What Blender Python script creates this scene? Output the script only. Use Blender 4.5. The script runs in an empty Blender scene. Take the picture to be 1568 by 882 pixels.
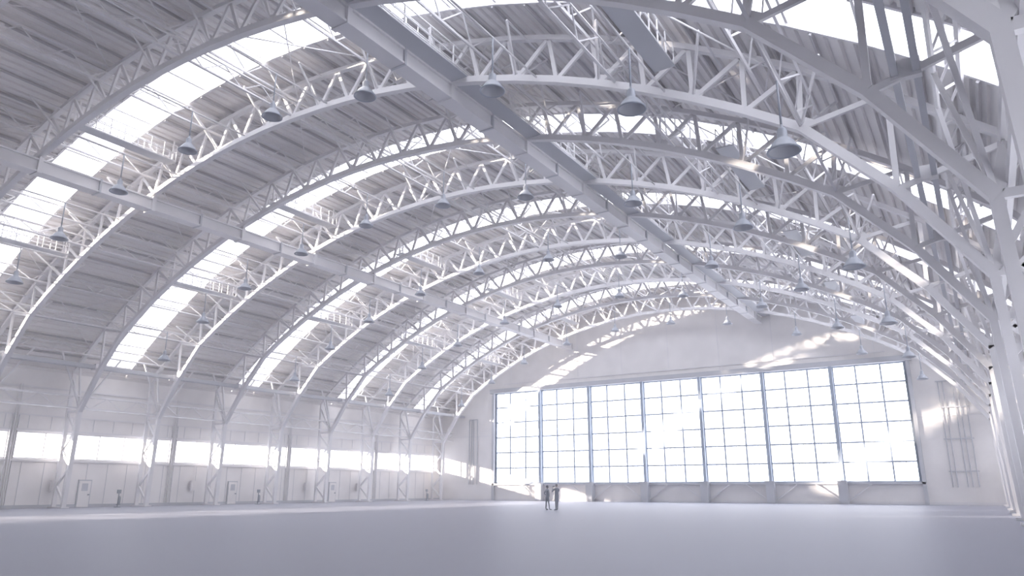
import bpy, math, random
from mathutils import Vector, Matrix
random.seed(4)
S=bpy.context.scene
CX=-30.0; YE=82.0; YB=-12.0; CZ=-25.5; RB=47.0; RT=48.95; RR=49.4; WO=33.6
BAY=6.85
TY=[24.5+BAY*k for k in range(-4,9)]
SKY=[7.375,21.075,34.775,48.475,62.175,75.875]
BRK=[0.53,14.22,27.92,41.62,55.32,69.02]
SW=1.3

# ---------- materials ----------
def mat(name,col,rough=0.6,var=0.04,scale=0.6,metal=0.0,bump=0.0):
    m=bpy.data.materials.new(name); m.use_nodes=True
    nt=m.node_tree; b=nt.nodes['Principled BSDF']
    tc=nt.nodes.new('ShaderNodeTexCoord'); n=nt.nodes.new('ShaderNodeTexNoise')
    n.inputs['Scale'].default_value=scale; n.inputs['Detail'].default_value=4
    nt.links.new(tc.outputs['Object'],n.inputs['Vector'])
    r=nt.nodes.new('ShaderNodeValToRGB')
    r.color_ramp.elements[0].position=0.3; r.color_ramp.elements[1].position=0.7
    r.color_ramp.elements[0].color=tuple(max(0,c*(1-var)) for c in col)+(1,)
    r.color_ramp.elements[1].color=tuple(min(1,c*(1+var)) for c in col)+(1,)
    nt.links.new(n.outputs['Fac'],r.inputs['Fac']); nt.links.new(r.outputs['Color'],b.inputs['Base Color'])
    b.inputs['Roughness'].default_value=rough; b.inputs['Metallic'].default_value=metal
    return m
M_STEEL=mat('painted_steel_white',(0.82,0.81,0.83),0.5)
M_STEEL2=mat('painted_steel_grey',(0.60,0.61,0.65),0.5)
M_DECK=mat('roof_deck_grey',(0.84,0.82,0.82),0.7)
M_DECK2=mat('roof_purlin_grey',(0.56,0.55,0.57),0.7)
M_WALL=mat('wall_panel_white',(0.88,0.86,0.86),0.7)
M_FLOOR=mat('floor_concrete',(0.31,0.32,0.39),0.48,0.015,0.15)
M_LAMP=mat('lamp_enamel',(0.46,0.49,0.56),0.4)
M_FRAME=mat('window_frame_steel',(0.44,0.50,0.60),0.5)
M_PERS=mat('figure_cloth_grey',(0.36,0.38,0.43),0.8)
M_SKIN=mat('figure_skin',(0.45,0.40,0.40),0.7)
M_HAIR=mat('figure_hair',(0.20,0.20,0.23),0.8)
M_DARK=mat('equipment_dark',(0.38,0.40,0.44),0.6)
def glass(name,tint,refl):
    m=bpy.data.materials.new(name); m.use_nodes=True; nt=m.node_tree
    nt.nodes.clear(); o=nt.nodes.new('ShaderNodeOutputMaterial')
    t=nt.nodes.new('ShaderNodeBsdfTransparent'); t.inputs[0].default_value=tint+(1,)
    g=nt.nodes.new('ShaderNodeBsdfGlossy'); g.inputs['Roughness'].default_value=0.15
    x=nt.nodes.new('ShaderNodeMixShader'); x.inputs[0].default_value=refl
    nt.links.new(t.outputs[0],x.inputs[1]); nt.links.new(g.outputs[0],x.inputs[2]); nt.links.new(x.outputs[0],o.inputs[0])
    return m
M_GLASS=glass('window_glass',(0.95,0.97,1.0),0.03)

# ---------- mesh builder ----------
class B:
    def __init__(s): s.v=[]; s.f=[]; s.mi=[]; s.m=[]
    def mid(s,m):
        if m not in s.m: s.m.append(m)
        return s.m.index(m)
    def strut(s,a,b,w,h,mt,up=(0,1,0)):
        a=Vector(a); b=Vector(b); d=b-a
        if d.length<1e-5: return
        d.normalize(); up=Vector(up)
        x=d.cross(up)
        if x.length<1e-3: x=d.cross(Vector((1,0,0.3)))
        x.normalize(); y=x.cross(d).normalized()
        n=len(s.v)
        for p in (a,b):
            for sx,sy in((-1,-1),(1,-1),(1,1),(-1,1)):
                s.v.append(tuple(p+x*(sx*w/2)+y*(sy*h/2)))
        for q in((0,1,2,3),(7,6,5,4),(0,4,5,1),(1,5,6,2),(2,6,7,3),(3,7,4,0)):
            s.f.append(tuple(n+i for i in q)); s.mi.append(s.mid(mt))
    def box(s,x0,x1,y0,y1,z0,z1,mt):
        n=len(s.v)
        for z in(z0,z1):
            for x,y in((x0,y0),(x1,y0),(x1,y1),(x0,y1)): s.v.append((x,y,z))
        for q in((3,2,1,0),(4,5,6,7),(0,1,5,4),(1,2,6,5),(2,3,7,6),(3,0,4,7)):
            s.f.append(tuple(n+i for i in q)); s.mi.append(s.mid(mt))
    def quad(s,ps,mt):
        n=len(s.v); s.v+= [tuple(p) for p in ps]; s.f.append(tuple(range(n,n+len(ps)))); s.mi.append(s.mid(mt))
    def lathe(s,prof,mt,c=(0,0,0),seg=24):
        n=len(s.v)
        for r,z in prof:
            for k in range(seg):
                a=2*math.pi*k/seg; s.v.append((c[0]+r*math.cos(a),c[1]+r*math.sin(a),c[2]+z))
        for i in range(len(prof)-1):
            for k in range(seg):
                k2=(k+1)%seg
                s.f.append((n+i*seg+k,n+i*seg+k2,n+(i+1)*seg+k2,n+(i+1)*seg+k)); s.mi.append(s.mid(mt))
    def cyl(s,a,b,r,mt,seg=8):
        a=Vector(a);b=Vector(b);d=(b-a).normalized()
        x=d.cross(Vector((0.3,1,0.1))).normalized(); y=d.cross(x); n=len(s.v)
        for p in(a,b):
            for k in range(seg):
                t=2*math.pi*k/seg; s.v.append(tuple(p+x*r*math.cos(t)+y*r*math.sin(t)))
        for k in range(seg):
            k2=(k+1)%seg; s.f.append((n+k,n+k2,n+seg+k2,n+seg+k)); s.mi.append(s.mid(mt))
        s.f.append(tuple(n+k for k in range(seg))[::-1]); s.mi.append(s.mid(mt))
        s.f.append(tuple(n+seg+k for k in range(seg))); s.mi.append(s.mid(mt))
    def mesh(s,name):
        me=bpy.data.meshes.new(name); me.from_pydata(s.v,[],s.f)
        for m in s.m: me.materials.append(m)
        me.polygons.foreach_set('material_index',s.mi); me.update(); return me
    def obj(s,name,loc=(0,0,0)):
        o=bpy.data.objects.new(name,s.mesh(name)); o.location=loc
        S.collection.objects.link(o); return o

def pt(R,deg): 
    t=math.radians(deg); return (R*math.sin(t), CZ+R*math.cos(t))
def zroof(o,R=RR): return CZ+math.sqrt(R*R-o*o)
def zb(o): 
    o=abs(o)
    return CZ+math.sqrt(RB*RB-o*o)

# ---------- floor ----------
b=B(); b.box(CX-WO-0.3,CX+WO+0.3,YB-.3,YE+.4,-0.3,0,M_FLOOR); b.obj('floor')

# ---------- roof deck (corrugated) ----------
THW=math.degrees(math.asin(WO/RR)); THS=41.3
def deck(b,y0,y1,a0,a1):
    L=math.radians(a1-a0)*RR; n=max(1,int(L/0.5)); ps=[]
    for i in range(n):
        for fr,dr in((0,0),(0.6,0),(0.68,0.1),(0.92,0.1)):
            a=a0+(a1-a0)*(i+fr)/n; x,z=pt(RR+dr,a); ps.append((x+CX,z))
    x,z=pt(RR,a1); ps.append((x+CX,z))
    k=len(b.v)
    for x,z in ps: b.v.append((x,y0,z)); b.v.append((x,y1,z))
    for i in range(len(ps)-1):
        q=k+2*i; b.f.append((q,q+2,q+3,q+1)); b.mi.append(b.mid(M_DECK))
b=B(); y=YB
for s in SKY:
    deck(b,y,s-SW,-THW,THW); deck(b,s-SW,s+SW,-THW,-THS); deck(b,s-SW,s+SW,THS,THW); y=s+SW
deck(b,y,YE+.4,-THW,THW)
yy=YB
def skin(b,y0,y1,a0,a1):
    n=max(1,int((a1-a0)/2)); 
    for i in range(n):
        x0,z0=pt(RR+.25,a0+(a1-a0)*i/n); x1,z1=pt(RR+.25,a0+(a1-a0)*(i+1)/n)
        b.quad([(x0+CX,y0,z0),(x1+CX,y0,z1),(x1+CX,y1,z1),(x0+CX,y1,z0)],M_DECK)
for s in SKY:
    skin(b,yy,s-SW,-THW,THW); yy=s+SW
skin(b,yy,YE+.4,-THW,THW)
b.obj('ceiling')

# ---------- skylights ----------
for i,s in enumerate(SKY):
    b=B(); N=28
    for k in range(N):
        a0=-THS+2*THS*k/N; a1=a0+2*THS/N
        x0,z0=pt(RR+.1,a0); x1,z1=pt(RR+.1,a1)
        b.quad([(x0,-SW,z0),(x1,-SW,z1),(x1,SW,z1),(x0,SW,z0)],M_GLASS)
        for sy in(-SW,SW):
            b.strut((x0,sy,z0),(x1,sy,z1),0.3,0.12,M_STEEL)
        b.strut((x0,-SW,z0),(x0,SW,z0),0.11,0.08,M_STEEL,up=(x0,0,z0-CZ))
    x1,z1=pt(RR+.1,THS); b.strut((x1,-SW,z1),(x1,SW,z1),0.14,0.1,M_STEEL,up=(x1,0,z1-CZ))
    b.obj('skylight' if i==0 else 'skylight.%03d'%i,(CX,s,0))

# ---------- arched truss frames ----------
def truss():
    b=B()
    bn=[]
    n=26
    for i in range(n+1):
        a=-34+68*i/n; x,z=pt(RB,a); bn.append((x,z))
    bn=[(-31.0,7.5),(-28.9,10.6)]+bn+[(28.9,10.6),(31.0,7.5)]
    for i in range(len(bn)-1):
        p,q=bn[i],bn[i+1]
        b.strut((p[0],0,p[1]),(q[0],0,q[1]),0.3,0.34,M_STEEL)
    tn=[]
    for i in range(len(bn)-1):
        mx=(bn[i][0]+bn[i+1][0])/2; mz=(bn[i][1]+bn[i+1][1])/2
        a=math.degrees(math.atan2(mx,mz-CZ)); a=max(-41.6,min(41.6,a)); tn.append(pt(RT,a))
    tn=[(-32.7,10.7)]+tn+[(32.7,10.7)]
    for i in range(len(tn)-1):
        p,q=tn[i],tn[i+1]; b.strut((p[0],0,p[1]),(q[0],0,q[1]),0.22,0.28,M_STEEL)
    for i in range(len(bn)-1):
        t=tn[i+1]
        for p in(bn[i],bn[i+1]):
            b.strut((p[0],0,p[1]),(t[0],0,t[1]),0.18,0.12,M_STEEL)
        if i%2==0:
            p=bn[i]; 
            d=Vector((p[0],0,p[1]-CZ)).normalized(); 
            b.strut(Vector((p[0],0,p[1])),Vector((p[0],0,p[1]))+d*0.4,0.6,0.06,M_STEEL)
    for i in range(2,len(bn)-2,2):
        p=bn[i]; a=math.degrees(math.atan2(p[0],p[1]-CZ)); x,z=pt(RT-.1,a)
        for sy in(-1,1): b.strut((p[0],0,p[1]),(x,sy*1.75,z),0.08,0.08,M_STEEL)
        b.strut((x,-1.75,z),(x,1.75,z),0.08,0.08,M_STEEL)
    for sg in(-1,1):
        for sy in(-1,1):
            x,z=pt(RR-1.25,39); b.strut((sg*31,0,7.7),(sg*x,sy*2.4,z),0.12,0.12,M_STEEL)
        b.strut((sg*31.0,0,7.6),(sg*31.25,0,0),0.26,0.34,M_STEEL)
        b.strut((sg*32.7,0,10.8),(sg*32.7,0,0),0.2,0.3,M_STEEL)
        zs=[0.3,1.7,3.1,4.5,5.9,7.4]
        for j in range(len(zs)-1):
            xa,xb=(31.2,32.7) if j%2==0 else (32.7,31.2)
            b.strut((sg*xa,0,zs[j]),(sg*xb,0,zs[j+1]),0.18,0.12,M_STEEL)
        b.strut((sg*31.0,0,7.5),(sg*32.7,0,7.5),0.2,0.16,M_STEEL)
        b.strut((sg*31.0,0,7.5),(sg*32.7,0,10.2),0.2,0.16,M_STEEL)
        b.box(*(sorted((sg*30.9,sg*33.0))),-0.3,0.3,0,0.12,M_STEEL)
    return b.mesh('arched_truss_frame')
tm=truss()
for i,y in enumerate(TY):
    o=bpy.data.objects.new('arched_truss_frame',tm); o.location=(CX,y,0); S.collection.objects.link(o)

# ---------- lattice purlins ----------
Y0,Y1=YB+.1,YE-.15
for j,a in enumerate([-39,-31.2,-23.4,-15.6,-7.8,0,7.8,15.6,23.4,31.2,39]):
    b=B(); x0,z0=pt(RR-.2,a); x1,z1=pt(RR-1.25,a)
    nseg=int(round((Y1-Y0)/1.14)); up=(x0,0,z0-CZ)
    b.strut((x0,Y0,z0),(x0,Y1,z0),0.12,0.12,M_STEEL,up=up)
    b.strut((x1,Y0,z1),(x1,Y1,z1),0.1,0.1,M_STEEL,up=up)
    for k in range(nseg):
        ya=Y0+(Y1-Y0)*k/nseg; yb=Y0+(Y1-Y0)*(k+1)/nseg
        if k%2==0: b.strut((x0,ya,z0),(x1,yb,z1),0.06,0.06,M_STEEL,up=(1,0,0))
        else: b.strut((x1,ya,z1),(x0,yb,z0),0.06,0.06,M_STEEL,up=(1,0,0))
    b.obj('lattice_purlin',(CX,0,0))
b=B()
a=-40.5
segs=[]; y=Y0
for s in SKY: segs.append((y,s-SW)); y=s+SW
segs.append((y,Y1))
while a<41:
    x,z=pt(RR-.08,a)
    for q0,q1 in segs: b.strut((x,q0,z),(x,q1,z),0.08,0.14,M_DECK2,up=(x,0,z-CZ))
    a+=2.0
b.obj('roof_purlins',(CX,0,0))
b=B()
for i in range(len(TY)-1):
    y0,y1=TY[i],TY[i+1]; mid=(y0+y1)/2
    sky=any(abs(mid-s)<1 for s in SKY)
    R=RR-.35 if not sky else RR-.6
    aa=[-39,-23.4,-7.8,7.8,23.4] if not sky else [-31.2,0,31.2-7.8]
    for a in aa:
        p=pt(R,a); q=pt(R,a+7.8)
        b.cyl((p[0],y0,p[1]),(q[0],y1,q[1]),0.035,M_STEEL,6); b.cyl((p[0],y1,p[1]),(q[0],y0,q[1]),0.035,M_STEEL,6)
b.obj('roof_cross_bracing',(CX,0,0))
for a in (-34,-24.5,0,24.5,34):
    b=B(); x,z=pt(RB+.1,a); x2,z2=pt(RB+.9,a)
    b.strut((x,TY[0],z),(x,TY[-1],z),0.1,0.1,M_STEEL); b.strut((x2,TY[0],z2),(x2,TY[-1],z2),0.08,0.08,M_STEEL)
    n=int((TY[-1]-TY[0])/1.1417+.5); L=(TY[-1]-TY[0])/n
    for k in range(n):
        p,q=((x,z),(x2,z2)) if k%2 else ((x2,z2),(x,z))
        b.strut((p[0],TY[0]+k*L,p[1]),(q[0],TY[0]+(k+1)*L,q[1]),0.05,0.05,M_STEEL,up=(1,0,0))
    b.obj('longitudinal_truss_girder',(CX,0,0))
for sg in(-1,1):
    b=B()
    for z in(7.75,8.7): b.strut((sg*31.3,Y0,z),(sg*31.3,Y1,z),0.12,0.14,M_STEEL)
    n=70; L=(Y1-Y0)/n
    for k in range(n):
        za,zc=(7.75,8.7) if k%2 else (8.7,7.75)
        b.strut((sg*31.3,Y0+k*L,za),(sg*31.3,Y0+(k+1)*L,zc),0.06,0.06,M_STEEL,up=(1,0,0))
    b.obj('eaves_lattice_girder',(CX,0,0))
    b=B()
    for o in(29.5,29.95): b.strut((sg*o,Y0,10.95),(sg*o,Y1,10.95),0.16,0.3,M_STEEL2,up=(0,0,1))
    for y in TY: b.box(*sorted((sg*29.4,sg*30.05)),y-.1,y+.1,10.72,11.18,M_STEEL)
    b.obj('eaves_beam',(CX,0,0))

# ---------- suspended beams with catwalk ----------
def beam(X,Z,walk):
    b=B(); y0,y1=TY[0]-1,YE-.02
    b.box(X-.4,X+.4,y0,y1,Z-.4,Z-.3,M_STEEL); b.box(X-.4,X+.4,y0,y1,Z+.3,Z+.4,M_STEEL)
    b.box(X-.3,X+.3,y0,y1,Z-.3,Z+.3,M_STEEL)
    for y in TY:
        b.box(X-.45,X+.45,y-.12,y+.12,Z-.46,Z+.46,M_STEEL)
        zt=zb(X-CX)
        for sx in(-.3,.3): b.strut((X+sx,y,Z+.4),(X+sx,y,zt+.1),0.08,0.08,M_STEEL)
    for y in [t+BAY/2 for t in TY]:
        if y<y1: b.box(X-.43,X+.43,y-.06,y+.06,Z-.43,Z+.43,M_STEEL2)
    if walk:
        for sx in(.5,1.3):
            for zz in(Z+.55,Z+1.0,Z+1.5): b.strut((X+sx,y0,zz),(X+sx,y1,zz),0.05,0.05,M_STEEL)
            y=y0
            while y<y1: b.strut((X+sx,y,Z+.4),(X+sx,y,Z+1.5),0.05,0.05,M_STEEL); y+=1.7
        b.box(X+.45,X+1.35,y0,y1,Z+.38,Z+.44,M_STEEL2)
    b.obj('suspended_crane_beam')
beam(-43.0,19.05,False); beam(-19.2,19.65,True)

for s in SKY[1:]:
    for a in(-27,-12.5,12.5,27):
        b=B(); x,z=pt(RR-1.5,a)
        for dx in(-.4,.4):
            for h in(0,.5,1.0): b.strut((x+dx,s-2.9,z+h-.1),(x+dx,s+2.9,z+h-.1),0.05,0.05,M_STEEL)
            for k in range(8): 
                yy=s-2.9+5.8*k/7; b.strut((x+dx,yy,z-.1),(x+dx,yy,z+.9),0.045,0.045,M_STEEL)
        b.box(x-.42,x+.42,s-2.95,s+2.95,z-.16,z-.1,M_STEEL2)
        for dy in(-2.9,2.9): b.strut((x,s+dy,z-.1),(x,s+dy,pt(RR-.1,a)[1]),.08,.08,M_STEEL)
        b.obj('maintenance_catwalk',(CX,0,0))

# ---------- walls ----------
BH=.28
def sidewall(X,name,sg):
    b=B(); x0,x1=sorted((X,X+sg*.3))
    ZT=zroof(WO)+.25
    b.box(x0,x1,YB,YE,0,3.75,M_WALL); b.box(x0,x1,YB,YE,5.85,ZT,M_WALL)
    for y in BRK: b.box(x0,x1,y-BH,y+BH,3.75,5.85,M_WALL)
    b.box(x0,x1,YB,YB+5,3.75,5.85,M_WALL); b.box(x0,x1,YE-.6,YE,3.75,5.85,M_WALL)
    b.obj(name)
    t=B()
    def tb(y0,y1,z0,z1,d=.05,m=M_STEEL): 
        a,c=sorted((X,X-sg*d)); t.box(a,c,y0,y1,z0,z1,m)
    tb(YB,YE,3.55,3.7,.12); tb(YB,YE,5.9,6.05,.12); tb(YB,YE,7.1,7.2,.08); tb(YB,YE,0,.25,.06,M_STEEL2)
    tb(YB,YE,9.3,9.42,.1)
    for y in BRK:
        for dy in(-.28,.22): tb(y+dy,y+dy+.06,0.25,7.1,.1)
        for dy in(-.08,.08): t.cyl((X-sg*.14,y+dy,0.25),(X-sg*.14,y+dy,9.5),0.045,M_STEEL)
    y=YB+1.5
    while y<YE: tb(y,y+.03,.25,3.5,.02,M_STEEL2); tb(y,y+.03,6.1,7.1,.02,M_STEEL2); y+=BAY/4
    t.obj('trim_'+name)
XL=CX-WO; XR=CX+WO
sidewall(XL,'wall_left',-1); sidewall(XR,'wall_right',1)
wn=8
edges=[YB+5]+BRK+[YE-.6]
for X,sg in((XL,-1),(XR,1)):
    for i in range(len(edges)-1):
        y0=edges[i]+(BH if i else 0); y1=edges[i+1]-(BH if i<len(edges)-2 else 0)
        b=B(); xx=X+sg*.12
        b.quad([(xx,y0,3.75),(xx,y1,3.75),(xx,y1,5.85),(xx,y0,5.85)],M_GLASS)
        for z in(3.8,5.8): b.strut((xx,y0,z),(xx,y1,z),.1,.1,M_STEEL)
        n=6
        for k in range(n+1):
            y=y0+(y1-y0)*k/n; b.strut((xx,y,3.75),(xx,y,5.85),.08,.09 if k%n else .14,M_STEEL)
        b.obj('window_%d'%wn); wn+=1

WX0,WX1,WZ0,WZ1=-54.5,-5.3,2.1,13.8
def farwall(name,Y,sg,opening):
    b=B(); xs=[XL+ (XR-XL)*i/96 for i in range(97)]
    if opening: xs=sorted(xs+[WX0,WX1])
    for x0,x1 in zip(xs[:-1],xs[1:]):
        if x1-x0<1e-4: continue
        za=zroof(max(-WO,min(WO,x0-CX)))+.15; zc=zroof(max(-WO,min(WO,x1-CX)))+.15
        inside= opening and x0>=WX0-1e-4 and x1<=WX1+1e-4
        lo=WZ1 if inside else 0
        b.quad([(x0,Y,lo),(x1,Y,lo),(x1,Y,zc),(x0,Y,za)],M_WALL)
        if inside: b.quad([(x0,Y,0),(x1,Y,0),(x1,Y,WZ0),(x0,Y,WZ0)],M_WALL)
    o=b.obj(name); m=o.modifiers.new('s','SOLIDIFY'); m.thickness=.4; m.offset=-1 if sg>0 else 1
farwall('wall_far',YE,1,True); farwall('wall_back',YB,-1,False)
t=B()
for z,h,d in((14.9,.12,.1),(8.2,.08,.06),(0,.25,.08)):
    for x0,x1 in(((XL,XR),) if z>14 or z<1 else ((XL,WX0),(WX1,XR))): 
        if z>14: x0,x1=CX-23,CX+23
        t.box(x0,x1,YE-d,YE,z,z+h,M_STEEL)
t.box(WX0-.6,WX1+.6,YE-.45,YE,13.8,14.35,M_STEEL2)
t.box(WX0-.3,WX1+.3,YE-.3,YE,1.9,2.1,M_STEEL2)
t.box(WX0-.35,WX0,YE-.3,YE,0,13.8,M_STEEL2); t.box(WX1,WX1+.35,YE-.3,YE,0,13.8,M_STEEL2)
for x in(-52,-42,-36,-30,-24,-18,-8):
    zt=zroof(x-CX); t.box(x,x+.06,YE-.03,YE,14.4,zt,M_STEEL)
t.obj('trim_far_wall')
b=B()
for x in(-58.6,-58.2,-57.9,-57.3): b.cyl((x,YE-.12,2.0),(x,YE-.12,10.5),.05,M_STEEL2)
b.cyl((-58.6,YE-.12,10.5),(-57.3,YE-.12,10.5),.05,M_STEEL2)
b.obj('wall_conduit')
b=B()
for x in(-2.8,-2.4,-1.6,-1.2,-0.7): b.cyl((x,YE-.12,1.6),(x,YE-.12,11.5),.05,M_STEEL2)
for z in (3,6,9,11.5): b.box(-3,-.5,YE-.16,YE,z,z+.1,M_STEEL2)
b.obj('wall_conduit')
NP=7; PW=(WX1-WX0)/NP; NR=6; RH=(WZ1-WZ0)/NR
for i in range(NP):
    x0=WX0+i*PW; x1=x0+PW; b=B(); Y=YE+.15
    b.quad([(x0,Y,WZ0),(x1,Y,WZ0),(x1,Y,WZ1),(x0,Y,WZ1)],M_GLASS)
    for k in range(NR+1):
        z=WZ0+k*RH; b.strut((x0,Y,z),(x1,Y,z),.12,.15 if k not in(0,NR) else .25,M_FRAME,up=(0,0,1))
    for k in(1,2):
        x=x0+PW*k/3; b.strut((x,Y,WZ0),(x,Y,WZ1),.15,.15,M_FRAME)
    for x in(x0+.12,x1-.12): b.strut((x,Y,WZ0),(x,Y,WZ1),.24,.2,M_FRAME)
    for r in range(NR):
        for k in range(1,12):
            if k%4: b.strut((x0+PW*k/12,Y+.25,WZ0+r*RH+RH*.5),(x0+PW*k/12,Y+.25,WZ0+(r+1)*RH),.05,.05,M_STEEL)
    b.obj('window_%d'%(i+1))
b=B()
for i in range(NP+1):
    x=WX0+i*PW
    if 0<i<NP: 
        b.box(x-.16,x+.16,YE-.35,YE+.05,1.9,13.9,M_FRAME)
        b.box(x-.42,x+.42,YE-.9,YE,0,2.15,M_STEEL2)
        b.box(x-.5,x+.5,YE-.98,YE,2.15,2.25,M_STEEL2)
        b.strut((x+.4,YE-.3,.3),(x+2.6,YE-.3,1.9),.1,.14,M_STEEL)
        b.strut((x-.4,YE-.3,.3),(x-2.6,YE-.3,1.9),.1,.14,M_STEEL)
b.obj('hangar_door_piers')

def door(n,y):
    b=B(); X=XL+.01
    b.box(X,X+.1,y-.55,y+.55,0,2.2,M_STEEL2); b.box(X+.02,X+.14,y-.47,y+.47,.02,2.1,M_WALL)
    b.box(X+.14,X+.2,y+.3,y+.42,.95,1.05,M_DARK); b.box(X+.14,X+.15,y-.25,y+.25,1.3,1.9,M_STEEL2)
    b.obj('door_%d'%n)
door(1,62.0); door(2,48.5); door(3,34)
for y in(35.2,49.2,75.3):
    b=B(); b.cyl((0,0,0),(0,0,1.35),.04,M_DARK); b.box(-.18,.18,-.18,.18,0,.05,M_DARK)
    b.lathe([(0,.25),(.10,.25),(.11,.3),(.11,.75),(.08,.85),(.03,.9),(0,.9)],M_DARK,(.14,0,0),14)
    b.box(-.05,.25,-.1,.1,.2,.25,M_DARK); b.box(-.04,.04,-.16,.16,1.1,1.4,M_DARK)
    b.obj('fire_extinguisher_stand',(XL+3.2,y,0))
for y,z in((31.5,1.2),(44,1.3),(58,1.2),(66,1.2)):
    b=B(); b.box(XL+.16,XL+.4,y-.3,y+.3,z,z+.9,M_STEEL); b.box(XL+.4,XL+.43,y-.26,y+.26,z+.04,z+.86,M_WALL)
    b.cyl((XL+.2,y,z+.9),(XL+.2,y,3.6),.03,M_STEEL); b.box(XL+.01,XL+.16,y-.1,y+.1,z+.3,z+.6,M_STEEL); b.obj('electrical_cabinet')

# ---------- pendant lamps ----------
lb=B()
prof=[(0.43,.03),(.36,.12),(.28,.27),(.16,.38),(0,.40)]
lb.lathe(prof,M_STEEL2)
lb.lathe([(0.43,.03),(.47,0),(.50,.01),(.49,.06),(.42,.12),(.34,.27),(.24,.39),(.15,.46),(.14,.72),(.1,.78),(.04,.8),(.04,.9),(0,.9)],M_LAMP)
lb.cyl((0,0,.8),(0,0,2.45),.035,M_LAMP)
lb.cyl((0,-3,2.4),(0,3.4,2.4),.045,M_STEEL)
lm=lb.mesh('pendant_high_bay_lamp')
for p in lm.polygons: p.use_smooth=True
for s in SKY[1:]:
    for X in(-3.7,-8.4,-14.1,-20.9,-27.1,-33.8,-40.1,-46.1,-50.9,-55.5):
        o=bpy.data.objects.new('pendant_high_bay_lamp',lm); o.location=(X,s-.2,zb(X-CX)-2.4); S.collection.objects.link(o)

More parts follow.
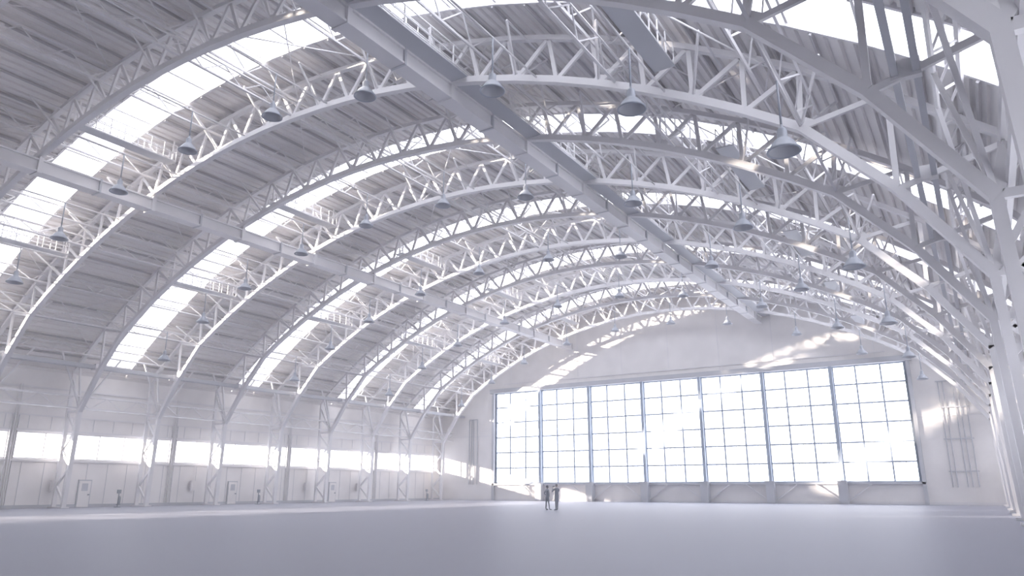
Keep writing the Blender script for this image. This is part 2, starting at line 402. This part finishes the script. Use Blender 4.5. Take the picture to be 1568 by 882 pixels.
# ---------- people ----------
def chain_obj(name,verts,edges,rad,mt,parent,sub=1,root=0):
    me=bpy.data.meshes.new(name); me.from_pydata(verts,edges,[]); me.materials.append(mt)
    o=bpy.data.objects.new(name,me); S.collection.objects.link(o)
    sk=o.modifiers.new('skin','SKIN'); 
    for i,r in enumerate(rad):
        me.skin_vertices[0].data[i].radius=(r if isinstance(r,tuple) else (r,r))
        me.skin_vertices[0].data[i].use_root=(i==root)
    sk.use_smooth_shade=True
    o.modifiers.new('sub','SUBSURF').levels=sub; o.modifiers['sub'].render_levels=sub
    o.parent=parent; return o
def person(X,Y,rot,pose,cloth,h=1.8):
    e=bpy.data.objects.new('standing_person',None); S.collection.objects.link(e)
    e.location=(X,Y,0); e.rotation_euler=(0,0,rot); k=h/1.8; e.scale=(k,k,k)
    V=[(0,0,.95),(0,0,1.12),(0,0,1.32),(0,.01,1.46),(0,.0,1.54)]; R=[(.15,.11),(.135,.10),(.16,.11),(.10,.08),(.055,.055)]
    E=[(0,1),(1,2),(2,3),(3,4)]
    hands=[]
    for sg in(-1,1):
        n=len(V); fy=.06 if sg>0 else -.1
        V+=[(sg*.09,0,.88),(sg*.11,fy*.6-.0,.5),(sg*.12,fy,.10),(sg*.125,fy-.03,.045),(sg*.14,fy-.2,.03)]
        R+=[.095,.062,.045,.042,(.04,.03)]
        E+=[(0,n),(n,n+1),(n+1,n+2),(n+2,n+3),(n+3,n+4)]
    arms={'photo':{-1:((-.20,0,1.42),(-.30,-.16,1.27),(-.10,-.28,1.52)),1:((.20,0,1.42),(.30,-.14,1.24),(.10,-.28,1.50))},
          'hips':{-1:((-.20,0,1.42),(-.36,.06,1.2),(-.2,-.05,1.03)),1:((.20,0,1.42),(.36,.06,1.2),(.2,-.05,1.03))}}[pose]
    for sg in(-1,1):
        n=len(V); V+=list(arms[sg]); R+=[.065,.045,.03]; E+=[(3,n),(n,n+1),(n+1,n+2)]
        hands.append((Vector(arms[sg][1]),Vector(arms[sg][2]),sg))
    chain_obj('body',V,E,R,cloth,e,2)
    import bmesh
    bm=bmesh.new(); bmesh.ops.create_uvsphere(bm,u_segments=20,v_segments=14,radius=1)
    for v in bm.verts:
        x,y,z=v.co; nar=1-.22*max(0,-z)
        v.co=Vector((x*.075*nar,y*.095*nar-(.012 if z<0 else 0),z*.12+1.675))
    for c,r,s in(((0,-.105,1.66),.014,(1,1.3,2)),((-.077,.0,1.67),.02,(.4,1,1.6)),((.077,.0,1.67),.02,(.4,1,1.6)),((-.03,-.088,1.685),.012,(1,.6,.8)),((.03,-.088,1.685),.012,(1,.6,.8)),((0,-.094,1.618),.02,(1,.4,.3))):
        bmesh.ops.create_uvsphere(bm,u_segments=8,v_segments=6,radius=r,matrix=Matrix.Translation(c)@Matrix.Diagonal((s[0],s[1],s[2],1)))
    me=bpy.data.meshes.new('head'); bm.to_mesh(me); bm.free(); me.materials.append(M_SKIN)
    for p in me.polygons:p.use_smooth=True
    o=bpy.data.objects.new('head',me); S.collection.objects.link(o); o.parent=e
    bm=bmesh.new(); bmesh.ops.create_uvsphere(bm,u_segments=20,v_segments=14,radius=1)
    dl=[v for v in bm.verts if v.co.z<-.2 or (v.co.y<-.45 and v.co.z<.45)]
    bmesh.ops.delete(bm,geom=dl,context='VERTS')
    for v in bm.verts: v.co=Vector((v.co.x*.084,v.co.y*.104+.004,v.co.z*.128+1.685))
    me=bpy.data.meshes.new('hair'); bm.to_mesh(me); bm.free(); me.materials.append(M_HAIR)
    o=bpy.data.objects.new('hair',me); S.collection.objects.link(o); o.parent=e
    for el,w,sg in hands:
        d=(w-el).normalized(); side=d.cross(Vector((0,1,.2))).normalized(); pal=d.cross(side)
        chain_obj('palm',[w-d*.02,w+d*.04,w+d*.085],[(0,1),(1,2)],[(.024,.02),(.036,.018),(.036,.015)],M_SKIN,e,1)
        for q,l in((-.03,.065),(-.01,.078),(.01,.074),(.03,.058)):
            p0=w+d*.075+side*q
            chain_obj('finger',[p0,p0+d*l*.5,p0+d*l*.8+pal*l*.35],[(0,1),(1,2)],[.009,.0085,.007],M_SKIN,e,1)
        p0=w+d*.03+side*(.03*-sg); chain_obj('thumb',[p0,p0+d*.03+side*(-sg*.025),p0+d*.065+side*(-sg*.03)],[(0,1),(1,2)],[.011,.01,.008],M_SKIN,e,1)
    if pose=='photo':
        bb=B(); bb.box(-.08,.08,-.37,-.31,1.56,1.66,M_DARK); bb.lathe([(.035,0),(.035,.01)],M_DARK,(0,-.34,1.66),10); o=bb.obj('camera_body'); o.parent=e
person(-26.3,47.6,math.radians(245),'photo',M_PERS,1.82)
person(-27.3,48.0,math.radians(150),'hips',M_PERS,1.72)

# ---------- haze ----------
b=B(); b.box(XL-.05,XR+.05,YB-.05,YE+.05,-.05,24.2,M_WALL); hz=b.obj('air_haze')
m=bpy.data.materials.new('air_haze'); m.use_nodes=True; nt=m.node_tree; nt.nodes.clear()
o=nt.nodes.new('ShaderNodeOutputMaterial'); v=nt.nodes.new('ShaderNodeVolumeScatter')
v.inputs['Density'].default_value=0.0014; v.inputs['Color'].default_value=(1,1,1,1); v.inputs['Anisotropy'].default_value=0.4
nt.links.new(v.outputs[0],o.inputs['Volume']); hz.data.materials[0]=m

# ---------- light ----------
w=bpy.data.worlds.new('sky'); S.world=w; w.use_nodes=True
bg=w.node_tree.nodes['Background']; bg.inputs[0].default_value=(0.94,0.94,1.0,1); bg.inputs[1].default_value=4.2
sd=bpy.data.lights.new('sun','SUN'); sd.energy=19; sd.color=(1,.86,.70); sd.angle=math.radians(1.0)
so=bpy.data.objects.new('sun',sd); S.collection.objects.link(so)
so.rotation_euler=Vector((1,.70,-.22)).to_track_quat('-Z','Y').to_euler(); so.location=(-80,-40,40)
S.view_settings.view_transform='Standard'

# ---------- camera ----------
cd=bpy.data.cameras.new('camera'); cd.lens=25.58; cd.sensor_width=36; cd.clip_end=500
co=bpy.data.objects.new('camera',cd); S.collection.objects.link(co); co.location=(0,0,1.5)
co.rotation_euler=(math.radians(90+15.4),0,math.radians(32.3)); S.camera=co
